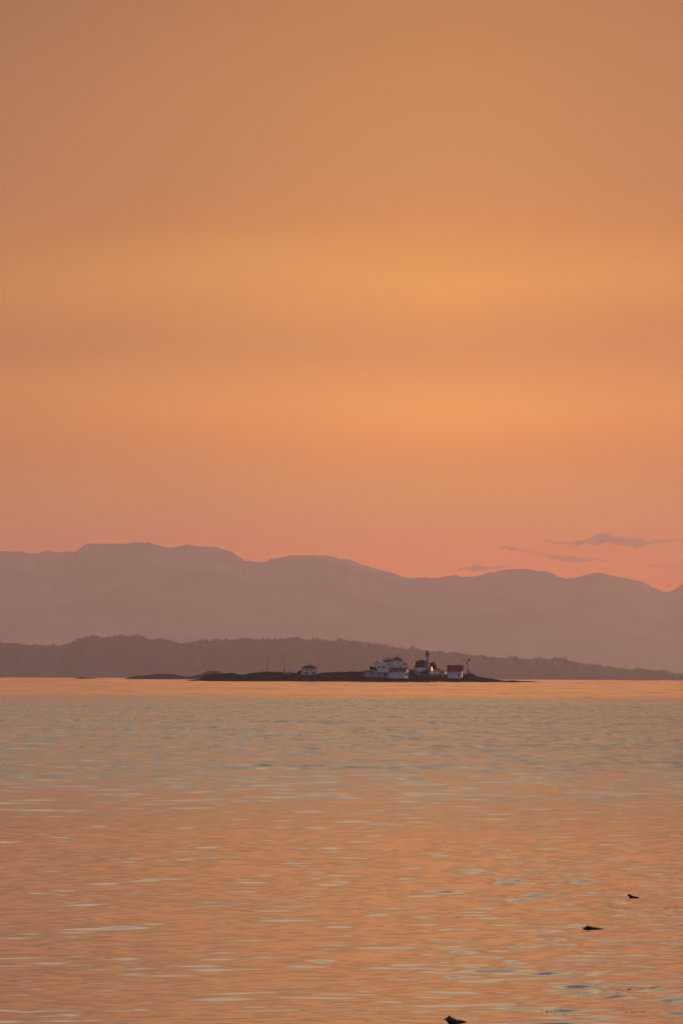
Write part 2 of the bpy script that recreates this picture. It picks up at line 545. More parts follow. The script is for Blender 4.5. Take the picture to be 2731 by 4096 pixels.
# --- shed at the left end of the station
c = thing('shed', 'low weathered shed with a flat grey roof at the left end of the station', 'shed', base(1478, 2699, 8))
L, W, hw = 42 * s, 5, 12 * s
MB().box(-L / 2, L / 2, -W / 2, W / 2, -1.2, hw).build('wall', M['dim_wall'], c)
MB().prism_x([(-W / 2 - .3, hw), (W / 2 + .3, hw), (W / 2 - .8, hw + 7 * s), (-W / 2 + 1.6, hw + 7 * s)], -L / 2 - .3, L / 2 + .3).build('roof', M['grey_roof'], c)
window(c, 'front', -15 * s, 4 * s, 4 * s, 5 * s, L, W)
window(c, 'front', 6 * s, -.1, 4 * s, 10 * s, L, W, 'door', 'door')
c = thing('gable_shed', 'small gabled shed joined to the right of the flat roofed shed', 'shed', base(1502, 2699.5, 7), R(90))
L, W, hw = 4.0, 13 * s, 9 * s
gable_walls(L, W, hw, 7 * s).build('wall', M['dim_wall'], c)
gable_roof(L, W, hw, 7 * s, .2).build('roof', M['grey_roof'], c)

# --- cottage with pale roof in front of the big building
c = thing('bungalow', 'low bungalow with a pale roof, left of the long red roofed building', 'house', base(1533, 2699, 9), R(-8))
L, W, hw = 40 * s, 5.5, 11 * s
gable_walls(L, W, hw, 15 * s).build('wall', M['dim_wall'], c)
gable_roof(L, W, hw, 15 * s, .4).build('roof', M['pale_roof'], c)
for u, w_ in ((-10 * s, 8 * s), (6 * s, 7 * s)):
    window(c, 'front', u, 3.5 * s, w_, 5.5 * s, L, W)

# --- the big tiered building
Y0 = 17
bb = base(1588, 2691, Y0)
c = thing('station_building', 'large white tiered building with flat roofs, railings and a hip roofed tower block', 'building', bb)


def X(px):
    return (px - 1588) * s


def Z(py):
    return (2691 - py) * s


MB().prism_y([(X(1494), -1.5), (X(1634), -1.5), (X(1634), Z(2665)), (X(1631), Z(2660)), (X(1500), Z(2660)), (X(1493), Z(2665))], -1, 6).build('lower_storey', M['white'], c)
for px, w_ in ((1517, 7), (1534, 13)):
    MB().box(X(px) - w_ * s / 2, X(px) + w_ * s / 2, -1.05, -.9, Z(2672), Z(2665.5)).build('window', M['shutter'], c)
MB().box(X(1532), X(1563.8), .2, 6, Z(2660) + .01, Z(2642.5)).build('middle_storey', M['white'], c)
MB().box(X(1556) - 6 * s, X(1556) + 6 * s, .15, .3, Z(2660), Z(2655)).build('window', M['shutter'], c)
MB().box(X(1536), X(1563), .12, .25, Z(2647.5), Z(2644)).build('window', M['glass'], c, label='long dark window strip under the flat roof')
MB().prism_y([(X(1526), Z(2642.5)), (X(1563.7), Z(2642.5)), (X(1563.7), Z(2637)), (X(1534), Z(2637.5))], -.6, 6.4).build('flat_roof', M['pale_roof'], c)
MB().box(X(1564), X(1610), -.6, 6.2, Z(2660) + .02, Z(2641)).build('tower_block', M['white'], c)
MB().box(X(1564), X(1610), -1.25, -1.01, Z(2673), Z(2660) + .4).build('tower_base', M['white'], c)
hl = 46 * s
rr = hip_roof(hl, 6.8, 0, 15.5 * s, 4 * s, .45, .12).build('tower_roof', M['red_roof'], c, ((X(1564) + X(1610)) / 2, 2.8, Z(2641) + .01))
am = MB().tube((0, 0, 0), (0, 0, 17 * s), .13, .07)
for zz, hw_ in ((8.5, 3), (11, 4), (14, 2.5)):
    am.box(-hw_ * s, hw_ * s, -.06, .06, zz * s, (zz + .8) * s)
am.build('antenna', M['metal'], c, (X(1596), 2.6, Z(2629)))
for px, py in ((1590.5, 2651.5), (1602, 2647.5)):
    MB().box(X(px) - 2.3 * s, X(px) + 2.3 * s, -.65, -.5, Z(py + 2.6), Z(py - 2.6)).build('window', M['glass'], c)
for px, py in ((1576.5, 2664), (1602, 2664.5)):
    MB().box(X(px) - 2.3 * s, X(px) + 2.3 * s, -1.3, -1.2, Z(py + 2), Z(py - 2)).build('window', M['shutter'], c)
MB().box(X(1610.2), X(1628), 1.5, 6, Z(2660) + .02, Z(2659)).build('annex', M['white'], c)
MB().prism_x([(.9, Z(2660.3) + .2), (6.4, Z(2660.3) + .2), (6.0, Z(2652.5)), (3.2, Z(2652.5))], X(1610.4), X(1627.5)).build('annex_roof', M['red_roof'], c)
rl = MB()
for px in (1499, 1507, 1515, 1523, 1531):
    rl.box(X(px) - .07, X(px) + .07, -.6, -.46, Z(2660), Z(2652.5))
rl.box(X(1499), X(1531.5), -.62, -.45, Z(2653.6), Z(2652.4)).box(X(1499), X(1531.5), -.60, -.47, Z(2656.9), Z(2656.2))
rl.build('railing', M['metal'], c)
MB().box(X(1503), X(1512), .5, 1.6, Z(2651.5), Z(2646.5)).box(X(1512), X(1517), .8, 1.1, Z(2648.5), Z(2647)).box(X(1507), X(1508.5), .9, 1.2, Z(2660), Z(2651.5)).build('radar', M['metal'], c)
MB().lathe([(.1, 0), (.55, .3), (.7, .8), (.45, 1.2), (.1, 1.3)], 12, X(1498), .6).build('radome', M['pale_roof'], c, (0, 0, Z(2660)))
am = MB()
for px, top, hw_ in ((1539, 2630, 1.0), (1545, 2632.5, .7), (1551, 2631, .8), (1555, 2629, 1.6), (1562, 2622, .8)):
    am.box(X(px) - .08, X(px) + .08, 2.0, 2.16, Z(2637.3), Z(top))
    am.box(X(px) - hw_ * s, X(px) + hw_ * s, 2.0, 2.2, Z(top + 2.5), Z(top + .8))
am.box(X(1537), X(1563), 1.8, 2.0, Z(2634.6), Z(2633.6))
am.build('antenna', M['metal'], c, label='row of short antennas on the flat roof')

# --- long front building with red roof
c = thing('boathouse', 'long white building with a red gable roof and four small windows near the shore', 'building', base(1590, 2703, 8), R(-22))
L, W, hw, hr = 79 * s, 5.6, 18 * s, 13.5 * s
gable_walls(L, W, hw, hr).build('wall', M['white'], c)
gable_roof(L, W, hw, hr, .3).build('roof', M['red_roof'], c)
for k in range(4):
    window(c, 'front', (-29 + 20.2 * k) * s, 10.5 * s, 3.6 * s, 4.4 * s, L, W)
window(c, 'right', -.6, -.2, 2.4, 12.5 * s, L, W, 'door', 'door')

# --- low pale buildings between the big building and the tower
c = thing('lean_to', 'low pale flat roofed outbuilding right of the tiered building', 'shed', base(1645, 2690, 22))
MB().box(-14 * s, 14 * s, -2, 2, -1.2, 13 * s).build('wall', M['grey_wall'], c)
MB().box(-15 * s, 15 * s, -2.3, 2.3, 13.1 * s, 15 * s).build('roof', M['pale_roof'], c)
c = thing('dark_hut', 'small dark roofed hut between the pale outbuildings', 'hut', base(1660, 2688, 17), R(90))
gable_walls(2.5, 11 * s, 6 * s, 6 * s).build('wall', M['grey_wall'], c)
gable_roof(2.5, 11 * s, 6 * s, 6 * s, .25).build('roof', M['brown_roof'], c)
c = thing('workshop', 'long shed with a broad pale roof just left of the lighthouse', 'shed', base(1684, 2691, 19), R(-4))
L, W, hw = 40 * s, 6.0, 6.5 * s
gable_walls(L, W, hw, 13 * s).build('wall', M['dim_wall'], c)
gable_roof(L, W, hw, 13 * s, .35).build('roof', M['pale_roof'], c)
window(c, 'front', -8 * s, 1.5 * s, 4 * s, 4 * s, L, W)

# --- lighthouse
c = thing('lighthouse', 'tall concrete lighthouse tower with a red lantern between two dark trees', 'lighthouse', base(1709, 2692, 16))


def LZ(py):
    return (2692 - py) * s


tw_ = MB().lathe([(1.06, LZ(2694)), (1.02, LZ(2664)), (.80, LZ(2631)), (.82, LZ(2627)), (1.02, LZ(2623.5)), (1.38, LZ(2619.2)), (1.38, LZ(2618.4))], 8, turn=0, smooth=False)
tw_.build('tower', M['concrete'], c)
MB().lathe([(1.55, -1.2), (1.55, LZ(2667)), (1.0, LZ(2661.5))], 8, .55, -.2, turn=0, smooth=False).build('tower_base', M['concrete'], c)
gal = MB().lathe([(1.62, LZ(2618.3)), (1.62, LZ(2617.2))], 16)
for k in range(16):
    a = 2 * math.pi * k / 16
    gal.tube((1.52 * math.cos(a), 1.52 * math.sin(a), LZ(2617.2)), (1.52 * math.cos(a), 1.52 * math.sin(a), LZ(2612.5)), .035, n=5)
for zz in (LZ(2612.5), LZ(2615)):
    for k in range(16):
        a, b2 = 2 * math.pi * k / 16, 2 * math.pi * (k + 1) / 16
        gal.tube((1.52 * math.cos(a), 1.52 * math.sin(a), zz), (1.52 * math.cos(b2), 1.52 * math.sin(b2), zz), .03, n=5)
gal.build('gallery', M['dark_metal'], c)
MB().lathe([(.92, LZ(2617.1)), (.95, LZ(2612.3))], 12).build('lantern_base', M['lamp_red'], c)
lant = MB().lathe([(.8, LZ(2612.25)), (.94, LZ(2612.1)), (.94, LZ(2611.7)), (.8, LZ(2611.6))], 16).build('lantern', M['dark_metal'], c)
for k in range(8):
    a = 2 * math.pi * (k + .5) / 8
    MB().tube((.86 * math.cos(a), .86 * math.sin(a), LZ(2612.1)), (.86 * math.cos(a), .86 * math.sin(a), LZ(2606.8)), .06, n=6).build('glazing_bar', M['dark_metal'], lant)
MB().lathe([(.3, LZ(2612.2)), (.42, LZ(2610.5)), (.42, LZ(2608.6)), (.25, LZ(2607.2))], 12).build('lens', M['tank'], lant)
lr_ = MB().lathe([(1.12, LZ(2606.8)), (1.12, LZ(2606.2)), (.5, LZ(2603.2)), (.14, LZ(2602.2)), (.18, LZ(2601.4)), (.05, LZ(2600.6))], 12)
lr_.build('lantern_roof', M['lamp_red'], c)
MB().tube((0, 0, LZ(2601)), (-.25, 0, LZ(2599.5)), .05).tube((-.25, 0, LZ(2599.8)), (-1.2, 0, LZ(2600.6)), .08).build('weather_vane', M['dark_metal'], c)
for py in (2645, 2655):
    MB().box(-.2, .2, -.99, -.8, LZ(py + 2), LZ(py - 2)).build('window', M['glass'], c)

# --- glass sided porch that throws back the sun
c = thing('glazed_porch', 'small glazed porch flashing bright orange in the sun beside the lighthouse foot', 'porch', base(1722.5, 2690, 11), R(57))
MB().box(-.62, .62, -.62, .60, -1.2, 22 * s).build('frame', M['grey_wall'], c)
MB().prism_x([(-.8, 22 * s + .02), (.8, 22 * s + .02), (0, 25.5 * s)], -.8, .8).build('roof', M['brown_roof'], c)
MB().box(-.20, .36, -.68, -.63, 15.6 * s, 19.8 * s).build('pane', M['sun_pane'], c)
MB().box(-.16, .30, -.68, -.63, 7.6 * s, 13.4 * s).build('pane', M['sun_pane'], c)

# --- two round tanks
for i, (px, lab) in enumerate(((1724.5, 'round white tank below the flashing porch, left one of a pair'), (1744.5, 'round white tank in front of the gabled hut, right one of a pair'))):
    c = thing('storage_tank', lab, 'tank', base(px, 2700, 9), R(-20), 'round white storage tanks')
    r = 6.4 * s
    prof = [(.05, -1.45), (r * .55, -1.4), (r * .88, -1.2), (r, -.9), (r, 1.6), (r * .88, 1.9), (r * .5, 2.1), (.05, 2.15)]
    m = MB().lathe(prof, 20)
    m.v = [(x, z, y + r + .1) for x, y, z in m.v]
    m.f = [f[::-1] for f in m.f]
    m.build('shell', M['tank'], c)
    for yy in (-.6, 1.1):
        MB().box(-r * .7, r * .7, yy - .15, yy + .15, -.8, .5).build('cradle', M['dim_wall'], c)

# --- gabled hut facing the water
c = thing('gabled_hut', 'low hut with its grey gable end facing the water, left of the barn', 'hut', base(1760, 2691, 21), R(90 - 14))
gable_walls(6.5, 46 * s, 3.5 * s, 13.5 * s).build('wall', M['grey_wall'], c)
gable_roof(6.5, 46 * s, 3.5 * s, 13.5 * s, .3, .22).build('roof', M['grey_roof'], c)

# --- barn with the tall red roof
c = thing('barn', 'white barn with a tall dark red roof and one small window, right of the tanks', 'building', base(1819.5, 2703.5, 11), R(-6))
L, W, hw, hr = 58 * s, 6.6, 20 * s, 22.5 * s
gable_walls(L, W, hw, hr).build('wall', M['white'], c)
gable_roof(L, W, hw, hr, .4, .15).build('roof', M['red_roof'], c)
window(c, 'front', 17 * s, .2, 7 * s, 7.5 * s, L, W, 'shutter')

# --- deck and its railing, then the masts
c = thing('deck', 'narrow wooden deck with a rail running right from the barn', 'deck', base(1870, 2697, 13))
MB().box(-22 * s, 22 * s, -.8, .8, 2.0 * s, 3.4 * s).build('platform', M['dim_wall'], c)
dr = MB()
for k in range(7):
    dr.box((-21 + 4.2 * k) * s, (-20.3 + 4.2 * k) * s, -.8, -.7, -4 * s, 8.5 * s)
dr.box(-21 * s, 6 * s, -.85, -.72, 7.6 * s, 8.6 * s)
dr.build('railing', M['mast_paint'], c)
MB().box(14.6 * s, 22.6 * s, -.9, .9, 3.45 * s, 5.4 * s).build('end_box', M['white'], c, label='white box on the right end, lit by the low sun')

c = thing('signal_mast', 'pale mast with a dark funnel shaped head, lit orange by the low sun', 'mast', base(1876.3, 2694, 14))
MB().lathe([(.24, -.8), (.22, 49 * s)], 12).build('pole', M['mast_paint'], c)
MB().lathe([(.25, 48.6 * s), (.32, 50.5 * s), (.62, 56 * s), (.66, 58.6 * s), (.2, 59.2 * s)], 12, -.25).build('head', M['dark_metal'], c)
MB().tube((-.4, 0, 57 * s), (-11.5 * s, 0, 55.3 * s), .13, .07).build('arm', M['dark_metal'], c)
MB().tube((-.3, 0, 59 * s), (-.1, 0, 67 * s), .07, .04).build('whip_antenna', M['dark_metal'], c)
MB().lathe([(.3, -.9), (.55, 0), (.5, 1.0), (.2, 1.5)], 10, .15).build('footing', M['dark_metal'], c)

c = thing('lattice_mast', 'thin dark lattice mast standing just left of the sunlit mast', 'mast', base(1868, 2694, 15))
lm_ = MB()
hh = 51 * s
for sx, sy in ((-1, -1), (1, -1), (1, 1), (-1, 1)):
    lm_.tube((sx * .22, sy * .22, -.8), (sx * .16, sy * .16, hh), .04, n=5)
nb = 12
for k in range(nb):
    z0, z1 = hh * k / nb, hh * (k + 1) / nb
    d = -1 if k % 2 else 1
    lm_.tube((-d * .2, -.2, z0), (d * .2, -.2, z1), .03, n=4).tube((-d * .2, .2, z0), (d * .2, .2, z1), .03, n=4)
lm_.build('lattice', M['metal'], c)
MB().box(-.28, .28, -.3, .3, 36 * s, 51 * s).build('panel', M['metal'], c)
MB().box(-.34, .34, -.35, .35, 3.2 * s, 19 * s).build('cabinet', M['metal'], c)

# --- pale slab on the rocks
pt = base(1476.5, 2722.5, 3.6)
m = MB()
m.prism_y([(-3.6 * s, -.3), (-.4 * s, -.5), (3.4 * s, 6 * s), (4.0 * s, 10 * s), (1.2 * s, 10.4 * s), (-2.2 * s, 4.4 * s)], -.25, .6)
tag(m.build('stone_steps', M['pale_stone'], None, pt), 'small pale slab of steps on the dark shore rock', 'steps')


# ------------------------------------------------------------------ trees and bushes on the island
def crown(shape_fn, n, leaf, seed):
    """leaf sprays through the volume given by shape_fn(rnd) -> point, direction"""
    rd = random.Random(seed)
    m = MB()
    for _ in range(n):
        p, d = shape_fn(rd)
        sz = leaf * rd.uniform(.6, 1.5)
        d = (d + Vector((rd.uniform(-.5, .5), rd.uniform(-.5, .5), rd.uniform(-.4, .5)))).normalized()
        sd = d.cross(Vector((rd.uniform(-1, 1), rd.uniform(-1, 1), rd.uniform(-1, 1)))).normalized() * sz * .34
        m.add([p - d * sz * .5, p + sd, p + d * sz, p - sd], [(0, 1, 2, 3)])
    return m


def lobes(ls):
    tot = sum(l[6] for l in ls)

    def fn(rd):
        q = rd.random() * tot
        for l in ls:
            q -= l[6]
            if q <= 0:
                break
        cx, cz, cy, rx, rz, ry, _ = l
        while True:
            v = Vector((rd.uniform(-1, 1), rd.uniform(-1, 1), rd.uniform(-1, 1)))
            if v.length < 1:
                break
        v = v.normalized() * v.length ** .6
        return Vector((cx + v.x * rx, cy + v.y * ry, cz + v.z * rz)), Vector((v.x, v.y * .5, v.z * .3 + .05))
    return fn


def tree(label, px, py, dy, ls, n, leaf, seed, limbs):
    t = thing('conifer_tree', label, 'tree', base(px, py, dy))
    tr = MB()
    for p, q, r0, r1 in limbs:
        tr.tube([v * s for v in p], [v * s for v in q], r0, r1, 7)
    tr.build('trunk', M['bark'], t)
    ls2 = [tuple(v * s for v in l[:6]) + (l[6],) for l in ls]
    crown(lobes(ls2), n, leaf, seed).build('crown', M['foliage'], t)
    return t


# (offsets in photograph pixels from the foot: x, up, back)
tree('dark broad windswept conifer with a flat underside, left of the lighthouse', 1683, 2690, 24,
     [(-4, 33, 0, 17, 12, 12, 5), (7, 37, 0, 11, 10, 9, 3), (-11, 24, 0, 13, 4.5, 9, 2), (4, 25, 0, 14, 5, 9, 2), (-20, 22, 0, 6, 2.5, 4, .5), (-6, 44, 0, 8, 3, 5, .8), (11, 44, 0, 5, 4, 4, .6), (-13, 40, 0, 6, 5, 5, .8)],
     2600, .62, 3, [((0, 0, -4), (1, 0, 16), .3, .22), ((1, 0, 16), (-10, 1, 28), .18, .08), ((1, 0, 16), (8, -1, 34), .2, .06), ((1, 0, 16), (-1, 0, 42), .2, .05), ((-3, 0, 20), (-20, 0, 22), .1, .04)])
tree('dark ragged conifer with drooping branch tips, right of the lighthouse', 1727, 2690, 23,
     [(3, 26, 0, 9, 12, 8, 4), (5, 35, 0, 5, 5, 5, 1.2), (-5, 30, 0, 5, 7, 5, 1.2), (8, 18, 0, 8, 3, 5, .9), (13, 15, 0, 7, 1.8, 4, .5), (10, 24, 0, 5, 2.2, 4, .5), (10, 30, 0, 4.5, 2, 4, .4), (1, 15, 0, 7, 5, 6, .9)],
     1900, .58, 5, [((0, 0, -4), (2, 0, 14), .26, .2), ((2, 0, 14), (5, 0, 38), .2, .04), ((2, 0, 12), (17, 0, 15), .1, .03), ((3, 0, 20), (-5, 0, 32), .1, .04)])


def bush(label, px, py, dy, ls, n, leaf, seed):
    t = thing('bush', label, 'bush', base(px, py, dy))
    st = MB()
    rd = random.Random(seed)
    for k in range(5):
        st.tube((rd.uniform(-.2, .2), rd.uniform(-.2, .2), -.5), (rd.uniform(-1, 1) * ls[0][3] * s * .6, rd.uniform(-.5, .5), ls[0][1] * s), .06, .03, 5)
    st.build('stem', M['bark'], t)
    crown(lobes([tuple(v * s for v in l[:6]) + (l[6],) for l in ls]), n, leaf, seed).build('foliage', M['shrub'], t)


bush('dark scraggly bush rising above the shed at the left end of the station', 1492, 2689, 15, [(0, 14, 0, 12, 7, 7, 3), (-9, 17, 0, 4, 7, 4, .7), (8, 8, 0, 9, 5, 6, 1)], 700, .5, 12)
bush('small wispy bush at the left wall of the lone cottage', 1200, 2694, 17, [(0, 7, 0, 6, 4, 5, 2), (-5, 5, 0, 7, 2, 4, .8), (4, 10, 0, 2.5, 3, 3, .4)], 240, .42, 13)
bush('dark low bush between the bungalow and the long building', 1541, 2702, 6, [(0, 6, 0, 5, 6, 4, 2), (3, 3, 0, 6, 3, 4, 1)], 320, .42, 14)
bush('low bush under the front windows of the lone cottage', 1255, 2695.5, 14, [(0, 3, 0, 7, 3, 4, 2), (-30, 2.5, 0, 9, 2.2, 4, 2)], 300, .4, 15)
bush('low scrub at the right gable of the long building', 1645, 2701, 7, [(0, 8, 0, 8, 9, 7, 3), (9, 5, 6, 9, 6, 7, 1)], 560, .45, 16)
bush('low dark bush at the foot of the lighthouse', 1702, 2696, 10, [(0, 8, 0, 9, 7, 5, 2), (-14, 4, 0, 8, 4, 5, 1)], 520, .45, 17)


# ------------------------------------------------------------------ floating kelp near the camera
def wz(p):
    return float(water_height(np.array([p.x]), np.array([p.y]))[0])


def loft(prof, k, depth, seed):
    """sections (x, low, high) in photograph pixels, scaled by k metres per pixel"""
    rd = random.Random(seed)
    n = 10
    vs, fs = [], []
    for x, lo, hi in prof:
        cz, rz = (lo + hi) / 2 * k, max((hi - lo) / 2 * k, .0004)
        ry = min(rz * 1.1, depth) if depth else rz
        for q in range(n):
            a = 2 * math.pi * q / n
            j = rd.uniform(.86, 1.14)
            vs.append((x * k, math.cos(a) * ry * j, cz + math.sin(a) * rz * j))
    for i in range(len(prof) - 1):
        for q in range(n):
            a, b2 = i * n + q, i * n + (q + 1) % n
            fs.append((a, b2, b2 + n, a + n))
    fs += [tuple(range(n - 1, -1, -1)), tuple(range((len(prof) - 1) * n, len(prof) * n))]
    return MB().add(vs, fs, True)


def kelp(label, px, py, bulb, blade):
    p = at_water(px, py)
    p.z = wz(p)
    p.y -= LEAN * p.z
    k = p.y / FPX
    t = thing('floating_kelp', label, 'kelp', p, 0, 'dark kelp heads floating in the foreground')
    loft(bulb, k, .05, px).build('bulb', M['kelp'], t)
    loft(blade, k, .03, px + 1).build('blade', M['kelp'], t)


kelp('largest dark kelp head at the bottom edge, pointed to the left with a trailing tail', 1812, 4091,
     [(-38, 10, 11.5), (-30, 8, 17), (-22, 1, 24), (-15, -3, 30), (-10, -4, 25), (0, -5, 20), (12, -4, 14), (20, -2, 10)],
     [(-14, -4, 6), (5, -4, 12), (20, -2, 12), (34, 1, 9), (44, 0, 7), (53, -1, 2)])
kelp('small dark kelp head with a short tail, farthest of the floating pieces', 2528, 3590,
     [(-21, 8, 9.5), (-17, 7, 16), (-11, 4, 17), (-6, 0, 13), (2, -1, 10), (8, 0, 7)],
     [(-12, -2, 4), (2, -2, 8), (14, 0, 7), (22, 0, 4), (28, -1, 1)])
kelp('thin dark ridge of kelp breaking the surface like a low roof', 2352, 3713,
     [(-32, -6, 0), (-20, -6, 3), (-12, -5, 7), (-4, -4, 13), (2, -4, 11.5), (12, -5, 8)],
     [(-6, -3, 10), (10, -4, 9), (24, -5, 5.5), (44, -5, 2), (64, -6, -1)])


def strand(label, x0, y0, x1, y1, bend, n, seed):
    """one thin floating stipe with small leaf tips along it"""
    rd = random.Random(seed)
    p0 = at_water((x0 + x1) / 2, (y0 + y1) / 2)
    m = MB()
    pts = []
    for k in range(n + 1):
        f = k / n
        q = at_water(x0 + (x1 - x0) * f, y0 + (y1 - y0) * f + bend * math.sin(f * 3.14) + rd.gauss(0, 1.5))
        q.z = wz(q)
        q.y -= LEAN * q.z
        pts.append(q - p0)
    vs, fs = [], []
    for k, q in enumerate(pts):
        r = rd.choice((.0003, .0005, .0014, .0022, .0032)) * (1 if rd.random() < .8 else .3)
        up = .0008 if r > .001 else -.0035
        for a in range(6):
            t = a * 1.047
            vs.append((q.x + rd.uniform(-.002, .002), q.y + r * 1.6 * math.cos(t), q.z + up + r * math.sin(t)))
    for k in range(n):
        for a in range(6):
            b2 = (a + 1) % 6
            fs.append((k * 6 + a, k * 6 + b2, k * 6 + 6 + b2, k * 6 + 6 + a))
    m.add(vs, fs)
    tag(m.build('kelp_strand', M['kelp_fleck'], None, p0), label, 'kelp', 'strands of kelp flecks on the water')


strand('longest strand of dark kelp flecks, lower right of the water', 2430, 3960, 2645, 3950, 2, 120, 1)
strand('strand of kelp flecks sloping down right of the largest kelp head', 2155, 4038, 2315, 4060, 4, 60, 2)
strand('faint patch of kelp flecks near the bottom right corner', 2490, 4048, 2610, 4048, 1, 70, 3)
strand('thin strand of kelp flecks right of the roof shaped kelp', 2590, 3718, 2690, 3714, 1, 45, 4)
strand('short strand of kelp flecks below the farthest kelp head', 2420, 3625, 2530, 3636, 1, 40, 5)
strand('faint strand of kelp flecks at the right edge below the farthest kelp', 2655, 3632, 2745, 3626, 1, 40, 6)

# a bit of driftwood far out on the left
p = at_water(604, 2745)
k = p.y / FPX
m = MB()
m.tube((-5 * k, 0, 0), (0, .1, .5 * k), .6 * k, .9 * k).tube((0, .1, .5 * k), (5 * k, 0, .3 * k), .9 * k, .5 * k)
p.z = wz(p)
tag(m.build('driftwood', M['driftwood'], None, p), 'tiny dark piece of driftwood far out on the left of the calm band', 'driftwood')


# ------------------------------------------------------------------ thin clouds, beyond the haze
def cloud_material(name, dens):
    m = bpy.data.materials.new(name)
    m.use_nodes = True
    nt = m.node_tree
    nt.nodes.remove(nt.nodes['Principled BSDF'])
    v = nt.nodes.new('ShaderNodeVolumePrincipled')
    v.inputs['Color'].default_value = (.30, .32, .38, 1)
    v.inputs['Density'].default_value = dens
    nt.links.new(v.outputs['Volume'], nt.nodes['Material Output'].inputs['Volume'])
    return m


CM = cloud_material('thin_cloud', .0014)


def cloud(label, spine, thick, seed):
    """spine: (px, py, half height px)"""
    Yc = 52000.0
    k = Yc / FPX
    rd = random.Random(seed)
    n = 14
    vs, fs = [], []
    xs = [q[0] for q in spine]
    N = 90
    for i in range(N):
        px = xs[0] + (xs[-1] - xs[0]) * i / (N - 1)
        py = float(np.interp(px, xs, [q[1] for q in spine])) + 4.0 * float(vnoise(px / 26.0, seed, 5)) + 2.0 * float(vnoise(px / 9.0, seed, 15))
        hh_ = float(np.interp(px, xs, [q[2] for q in spine])) * (.8 + .3 * float(vnoise(px / 22.0, seed, 9)) + .25 * float(vnoise(px / 7.0, seed, 19)))
        c_ = at(px, py, Yc)
        for q in range(n):
            a = 2 * math.pi * q / n
            j = 1 + .3 * float(vnoise(px / 12.0, a * 1.3 + seed, 13))
            vs.append((c_.x, c_.y + math.cos(a) * thick * max(hh_, .3) / 10 * j, c_.z + math.sin(a) * hh_ * k * j))
    for i in range(N - 1):
        for q in range(n):
            a, b2 = i * n + q, i * n + (q + 1) % n
            fs.append((a, b2, b2 + n, a + n))
    fs += [tuple(range(n - 1, -1, -1)), tuple(range((N - 1) * n, N * n))]
    o = MB().add(vs, fs, True).build('cloud', CM)
    tag(o, label, 'cloud', 'thin clouds low over the mountains at right')


cloud('longest grey cloud wisp, low in the sky at right', [(2165, 2155, .5), (2200, 2167, 8), (2260, 2176, 6), (2330, 2172, 11), (2400, 2158, 20), (2470, 2160, 22), (2540, 2172, 19), (2590, 2174, 13), (2640, 2166, 8), (2700, 2162, 6), (2780, 2160, 5), (2860, 2164, 1)], 560, 1)
cloud('faint cloud streak under the long wisp', [(1980, 2186, .5), (2060, 2196, 7), (2150, 2212, 5), (2220, 2228, 10), (2290, 2236, 11), (2360, 2240, 7), (2480, 2246, 2)], 900, 2)
cloud('faint low cloud touching the ridge, leftmost of the group', [(1820, 2280, .5), (1860, 2272, 10), (1920, 2276, 14), (1980, 2272, 9), (2050, 2262, 2)], 700, 3)
cloud('faint cloud streak at the right edge of the picture', [(2570, 2268, .5), (2610, 2266, 7), (2670, 2268, 6), (2760, 2272, 4), (2850, 2270, .5)], 900, 4)

# ------------------------------------------------------------------ haze
hz = bpy.data.materials.new('haze_air')
hz.use_nodes = True
nt = hz.node_tree
nt.nodes.remove(nt.nodes['Principled BSDF'])
v = nt.nodes.new('ShaderNodeVolumePrincipled')
v.inputs['Color'].default_value = (.80, .94, 1.0, 1)
v.inputs['Absorption Color'].default_value = (1, 1, 1, 1)
v.inputs['Density'].default_value = 2.6e-5
v.inputs['Anisotropy'].default_value = .5
nt.links.new(v.outputs['Volume'], nt.nodes['Material Output'].inputs['Volume'])
hb = MB().box(-12500, 12500, -2500, 39400, -2.0, 1050.0).build('haze', hz)
tag(hb, 'pale dusk haze in the air over the sea', None, None, 'stuff')

# ------------------------------------------------------------------ sky
world = bpy.data.worlds.new('World')
scene.world = world
world.use_nodes = True
nt = world.node_tree
nd, lk = nt.nodes, nt.links
bg = nd['Background']
SUN_EL, SUN_AZ = R(2.4), R(66)      # azimuth from the view direction towards the right
tc = nd.new('ShaderNodeTexCoord')
sep = nd.new('ShaderNodeSeparateXYZ')
lk.new(tc.outputs['Generated'], sep.inputs[0])


def math_node(op, a, b2=None, clamp=False):
    n = nd.new('ShaderNodeMath')
    n.operation = op
    n.use_clamp = clamp
    for i, q in enumerate((a, b2)):
        if q is None:
            continue
        if isinstance(q, (int, float)):
            n.inputs[i].default_value = q
        else:
            lk.new(q, n.inputs[i])
    return n.outputs[0]


def ramp(fac, stops):
    n = nd.new('ShaderNodeValToRGB')
    e = n.color_ramp.elements
    while len(e) < len(stops):
        e.new(.5)
    for i, (p, c_) in enumerate(stops):
        e[i].position = p
    n.color_ramp.interpolation = 'B_SPLINE' if len(stops) > 12 else 'LINEAR'
    for i, (p, c_) in enumerate(stops):
        e[i].color = lin(*c_) if max(c_) > 3 else (*c_, 1.0)
    lk.new(fac, n.inputs[0])
    return n.outputs[0]


def mix(fac, a, b2, mode='MIX'):
    n = nd.new('ShaderNodeMix')
    n.data_type = 'RGBA'
    n.blend_type = mode
    for q, i in ((fac, 0), (a, 6), (b2, 7)):
        if isinstance(q, (int, float)):
            n.inputs[i].default_value = q
        elif isinstance(q, tuple):
            n.inputs[i].default_value = q
        else:
            lk.new(q, n.inputs[i])
    return n.outputs[2]


